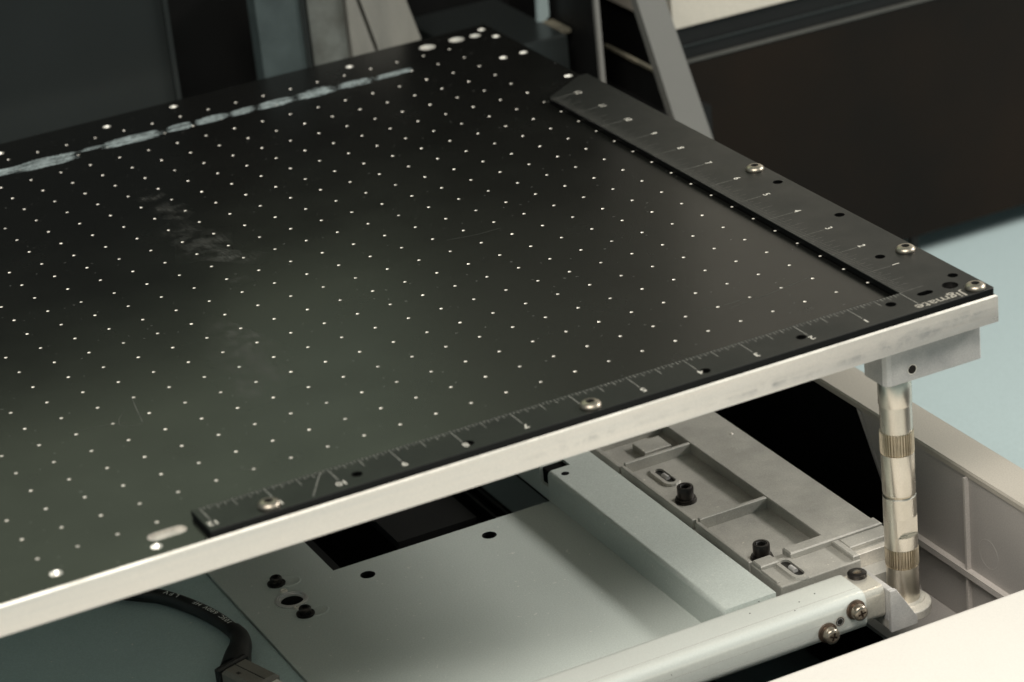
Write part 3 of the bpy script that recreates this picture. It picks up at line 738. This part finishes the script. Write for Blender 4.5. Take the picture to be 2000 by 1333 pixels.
# ================================================================== cream front cover
cover = empty('front_cover', (-40, -150, -200), 'smooth cream plastic front cover with a gently curved edge', 'cover')
edge = [(-620, -36.6), (-300, -36.6), (-100, -36.6), (0, -36.6), (78, -36.6)]
b = MB(); prof = [(0.0, -60), (0.0, -2.4), (-0.5, -1.1), (-1.5, -0.25), (-3.0, 0.0), (-60, 0.2), (-150, -3), (-230, -16), (-280, -45), (-300, -90)]
vs = []
for (x, y) in edge:
    for (dy, dz) in prof: vs.append((x, y + dy, -127.0 + dz))
k = len(prof); fs = []
for i in range(len(edge) - 1):
    for j in range(k - 1): fs.append((i * k + j, (i + 1) * k + j, (i + 1) * k + j + 1, i * k + j + 1))
b.add(vs, fs, 0, True)
o = put('cover_shell', b, ['cream'], cover); smooth_by_angle(o, 50)
b = MB(); b.bbox(78.4, 330, -336, -40, -213, -133, 2.0); put('unseen_dark_reflection_block', b, ['black'], cover)  # added black block, out of view, to darken the table edge's right-end reflection
b = MB(); b.box(-600, 35, -60, -19.4, -213, -158); put('cover_skirt', b, ['black'], cover)

# ================================================================== power cord with angled boot and plug shell
def sweep(path, rads, n=14, flat=1.0):
    b = MB(); m_ = len(path); vs = []
    up = Vector((0, 0, 1))
    for i, p in enumerate(path):
        t = (Vector(path[min(i + 1, m_ - 1)]) - Vector(path[max(i - 1, 0)])).normalized()
        s_ = t.cross(up).normalized(); u = s_.cross(t)
        for k in range(n):
            a = 2 * math.pi * k / n; q = Vector(p) + s_ * rads[i] * math.cos(a) + u * rads[i] * flat * math.sin(a)
            vs.append(tuple(q))
    fs = [(i * n + k, i * n + (k + 1) % n, (i + 1) * n + (k + 1) % n, (i + 1) * n + k) for i in range(m_ - 1) for k in range(n)]
    b.add(vs, fs, 0, True); b.add(vs[:n], [tuple(range(n))]); b.add(vs[-n:], [tuple(range(n - 1, -1, -1))])
    return b
def catmull(pts, k=8):
    P_ = [Vector(p) for p in pts]; P_ = [P_[0] * 2 - P_[1]] + P_ + [P_[-1] * 2 - P_[-2]]; out = []
    for i in range(1, len(P_) - 2):
        for s_ in range(k):
            t = s_ / k; a, b_, c, d = P_[i - 1:i + 3]
            out.append(0.5 * ((2 * b_) + (c - a) * t + (2 * a - 5 * b_ + 4 * c - d) * t * t + (3 * b_ - a - 3 * c + d) * t ** 3))
    out.append(P_[-2]); return out
cord = empty('power_cord', (-262, 140, PZ - 4.5), 'black printed power cord with angled plug lying on the grey tray', 'cord')
CR = 3.3
cp = catmull([(-330, 236, -126), (-300, 211, -128), (-275.5, 191, -130.2), (-269.5, 184.5, -130.4), (-263.6, 174.0, -130.8), (-258.7, 160.6, -130.9), (-256.0, 149.6, -130.9), (-254.6, 138.0, -130.6), (-254.6, 131.0, -130.2)], 8)
put('cord_sheath', sweep([tuple(p) for p in cp], [CR] * len(cp)), ['rubber'], cord)
bp_ = catmull([(-254.4, 137.5, -130.2), (-254.8, 130, -129.6), (-257.8, 121.0, -128.6), (-262.5, 112.0, -127.6), (-268.0, 101.0, -127.2)], 5)
rr_ = [3.8 + 3.0 * (i / (len(bp_) - 1)) ** 1.5 for i in range(len(bp_))]
put('angled_boot', sweep([tuple(p) for p in bp_], rr_, 14, 0.9), ['rubber'], cord)
def oriented_box(c, ax, ay, az, hx, hy, hz, bv):
    q = MB(); q.bbox(-hx, hx, -hy, hy, -hz, hz, bv)
    ax, ay, az = Vector(ax).normalized(), Vector(ay).normalized(), Vector(az).normalized()
    q.v = [tuple(Vector(c) + ax * v[0] + ay * v[1] + az * v[2]) for v in q.v]; return q
d_ = Vector((0.30, -0.954, 0.0)).normalized(); s2 = Vector((d_.y, -d_.x, 0)) * -1
pc = Vector((-266.3, 87.1, -127.2))
psh = o = put('plug_shell', oriented_box(pc, d_, s2, (0, 0, 1), 11.0, 6.8, 5.6, 1.4), ['plug'], cord); bevel(o, 0.8, 2)
o = put('plug_flange', oriented_box(pc - d_ * 12.2, d_, s2, (0, 0, 1), 1.6, 8.0, 6.2, 0.8), ['rubber'], cord); bevel(o, 0.6, 2)
put('plug_seam', oriented_box(pc + Vector((0, 0, 5.62)), d_, s2, (0, 0, 1), 9.5, 0.22, 0.12, 0.05), ['socket'], psh)
put('plug_seam', oriented_box(pc - d_ * 3 + s2 * -3.6 + Vector((0, 0, 5.62)), d_, s2, (0, 0, 1), 0.9, 0.7, 0.12, 0.05), ['socket'], psh)
put('socket_nose', oriented_box(pc + d_ * 15.1, d_, s2, (0, 0, 1), 4.0, 5.0, 4.2, 0.6), ['cream'], cord)
# white print on the cord, reading towards the table
def along(sdist):
    acc = 0
    for i in range(len(cp) - 1, 0, -1):
        L_ = (cp[i] - cp[i - 1]).length
        if acc + L_ >= sdist:
            t = (sdist - acc) / L_; return cp[i].lerp(cp[i - 1], t), (cp[i - 1] - cp[i]).normalized()
        acc += L_
    return cp[0], (cp[0] - cp[1]).normalized()
def print_on_cord(word, s0, size, step):
    b = MB()
    for k, chh in enumerate(word):
        vs, fs = text_mesh(chh, size, 0.0)
        p, t = along(s0 + k * step)
        toc = (CAMPOS / S - p).normalized(); n_ = (toc * 0.75 + Vector((0.25, 0.35, 0.75))); n_ = (n_ - t * n_.dot(t)).normalized()
        up_ = n_.cross(t).normalized()
        q = p + n_ * (CR + 0.06)
        b.add([tuple(q + t * v.x + up_ * v.y * 0.85) for v in vs], fs)
    put('printed_word', b, ['print'], cord)
print_on_cord('105C', 9.5, 3.9, 2.35)
print_on_cord('600V', 21.5, 3.9, 2.35)
print_on_cord('HF', 33.5, 3.9, 2.6)
print_on_cord('LFV', 47.5, 3.9, 3.0)

cord.location += Vector((-3.1, -6.9, 3.4)) * S

# ================================================================== what stands behind the table
def block_thing(name, label, cat, x0, x1, y0, y1, z0, z1, mk, part):
    e = empty(name, ((x0 + x1) / 2, (y0 + y1) / 2, z0), label, cat)
    q = MB(); q.bbox(x0, x1, y0, y1, z0, z1, 0.8); put(part, q, [mk], e); return e
e = block_thing('gantry_side_cover', 'broad dark green-grey cover panel behind the left of the table', 'panel', -760, -125.5, 500, 540, -215, 190, 'dark_panel', 'cover_sheet')
b = MB(); b.box(-127.5, -124.8, 497.5, 500.5, -215, 190); put('edge_strip', b, ['dark_panel'], e)
e = block_thing('gantry_beam', 'black shadowed beam across the back, seen between the upright strips', 'beam', -125.0, 151.0, 560, 620, -215, 190, 'black', 'beam_body'); e['kind'] = 'thing'
e = block_thing('guide_strip', 'upright blue-grey strip behind the table, in the dark gap', 'strip', -75.6, -47.4, 500, 512, -215, 40, 'strip_blue', 'strip_body')
b = MB(); b.box(-50.5, -47.6, 498.8, 499.99, -215, 39); put('strip_fold', b, ['dark_panel'], e)
gd = empty('milky_guide', (-10, 520, -215), 'milky translucent-looking plastic guide block behind the back edge', 'guide')
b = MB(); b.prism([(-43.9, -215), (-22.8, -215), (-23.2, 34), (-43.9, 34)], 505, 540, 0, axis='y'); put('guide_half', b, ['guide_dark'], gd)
b = MB(); b.prism([(-21.5, -215), (-8.5, -19 - 243), (-8.9, -19), (-16.5, 12), (-21.6, 34), (-22.2, 34)], 502, 540, 0, axis='y'); put('guide_half', b, ['guide'], gd)
b = MB(); b.prism([(-6.4, -215), (20, -215), (19.5, -19), (13.0, 5.2), (5, 34), (-19.6, 34), (-14.3, 12), (-6.6, -19)], 502, 540, 0, axis='y'); put('guide_half', b, ['guide'], gd)
hs = empty('rear_housing', (60, 470, -215), 'dark housing corner with a thin upright clear edge behind the ruler end', 'housing')
b = MB(); b.bbox(36, 94, 470, 560, -215, -26, 1.0); put('housing_body', b, ['dark_panel'], hs)
b = MB(); b.box(101.6, 104.0, 447, 450, -215, 120); put('clear_edge', b, ['arm_grey'], hs)
b = MB(); b.box(102.2, 103.4, 450.2, 560, -215, 120); put('side_pane', b, ['black'], hs)
b = MB(); b.prism([(91.5, -30), (99.0, -24), (99.9, 22), (92.7, 22), (92.6, -12)], 500, 503, 0, axis='y'); put('pale_post', b, ['blue'], hs)
b = MB(); b.box(94.2, 100.6, 478, 500, -28.5, -26.2); put('dusty_corner', b, ['dusty'], hs)
b = MB(); b.box(124, 126, 421, 485, -44.6, -43); put('dusty_ledge', b, ['dusty'], hs)
b = MB(); b.box(126.1, 128, 421, 556, -66, -44.7); put('ledge_wall', b, ['black'], hs)
b = MB(); b.box(105, 150, 412, 558, -213, -66); put('inner_trim', b, ['black'], hs)
b = MB(); b.lathe([(1.5, 0), (1.3, 0.8), (0.01, 1.0)], 14, M4=Matrix.Rotation(R(90), 4, 'X')); put('brass_screw', b, ['alu_hole'], hs, loc=(125.5, 411.8, -78))

b = MB(); b.box(152.0, 155.5, 458, 900, -213, -33); put('inner_side', b, ['black'], hs)
arm = empty('lid_arm', (130, 380, -215), 'flat grey lid arm leaning behind the ruler', 'arm')
b = MB()
b.prism([(102.5 - 22, 8.6 + 70), (120.1 - 19, 4.6 + 70), (120.1, 4.6), (143.2, -81.0), (160, -145), (136.0, -122), (119.5, -61.0), (102.5, 8.6)][::-1], 400, 408, 0, axis='y')
b.prism([(134, -215), (162, -215), (160, -140), (136, -120)], 400.5, 407.5, 0, axis='y')
put('arm_bar', b, ['arm_grey'], arm)

M['edge_dark'] = mat('dark_sheet_edge', (0.07, 0.068, 0.06), 0.5, 0, var=0.2)
sm = empty('smoked_cover', (480, 460, -200), 'glossy dark brown smoked cover panel at the upper right', 'cover')
b = MB(); b.bbox(152, 1100, 451, 457, -200, -53.5, 0.5); put('smoked_sheet', b, ['smoked'], sm)
b = MB(); b.box(152, 1100, 449.8, 457, -53.4, -52.0); put('sheet_edge', b, ['edge_dark'], sm)
b = MB(); b.box(304.5, 309.5, 452, 456, -215, -200.2); put('stand_off_post', b, ['black'], sm)
b = MB(); b.box(152, 1100, 452, 470, -51.8, -31.8); put('upper_frame', b, ['black'], sm)
b = MB(); b.box(152, 1100, 450.6, 451.99, -44, -43.2); put('frame_line', b, ['dark_panel'], sm)
cb = empty('cream_hood', (500, 500, -31), 'cream plastic hood along the top above the dark frame', 'hood')
b = MB(); b.bbox(150, 1100, 449, 900, -31.6, 420, 3); put('hood_shell', b, ['hood_cream'], cb)
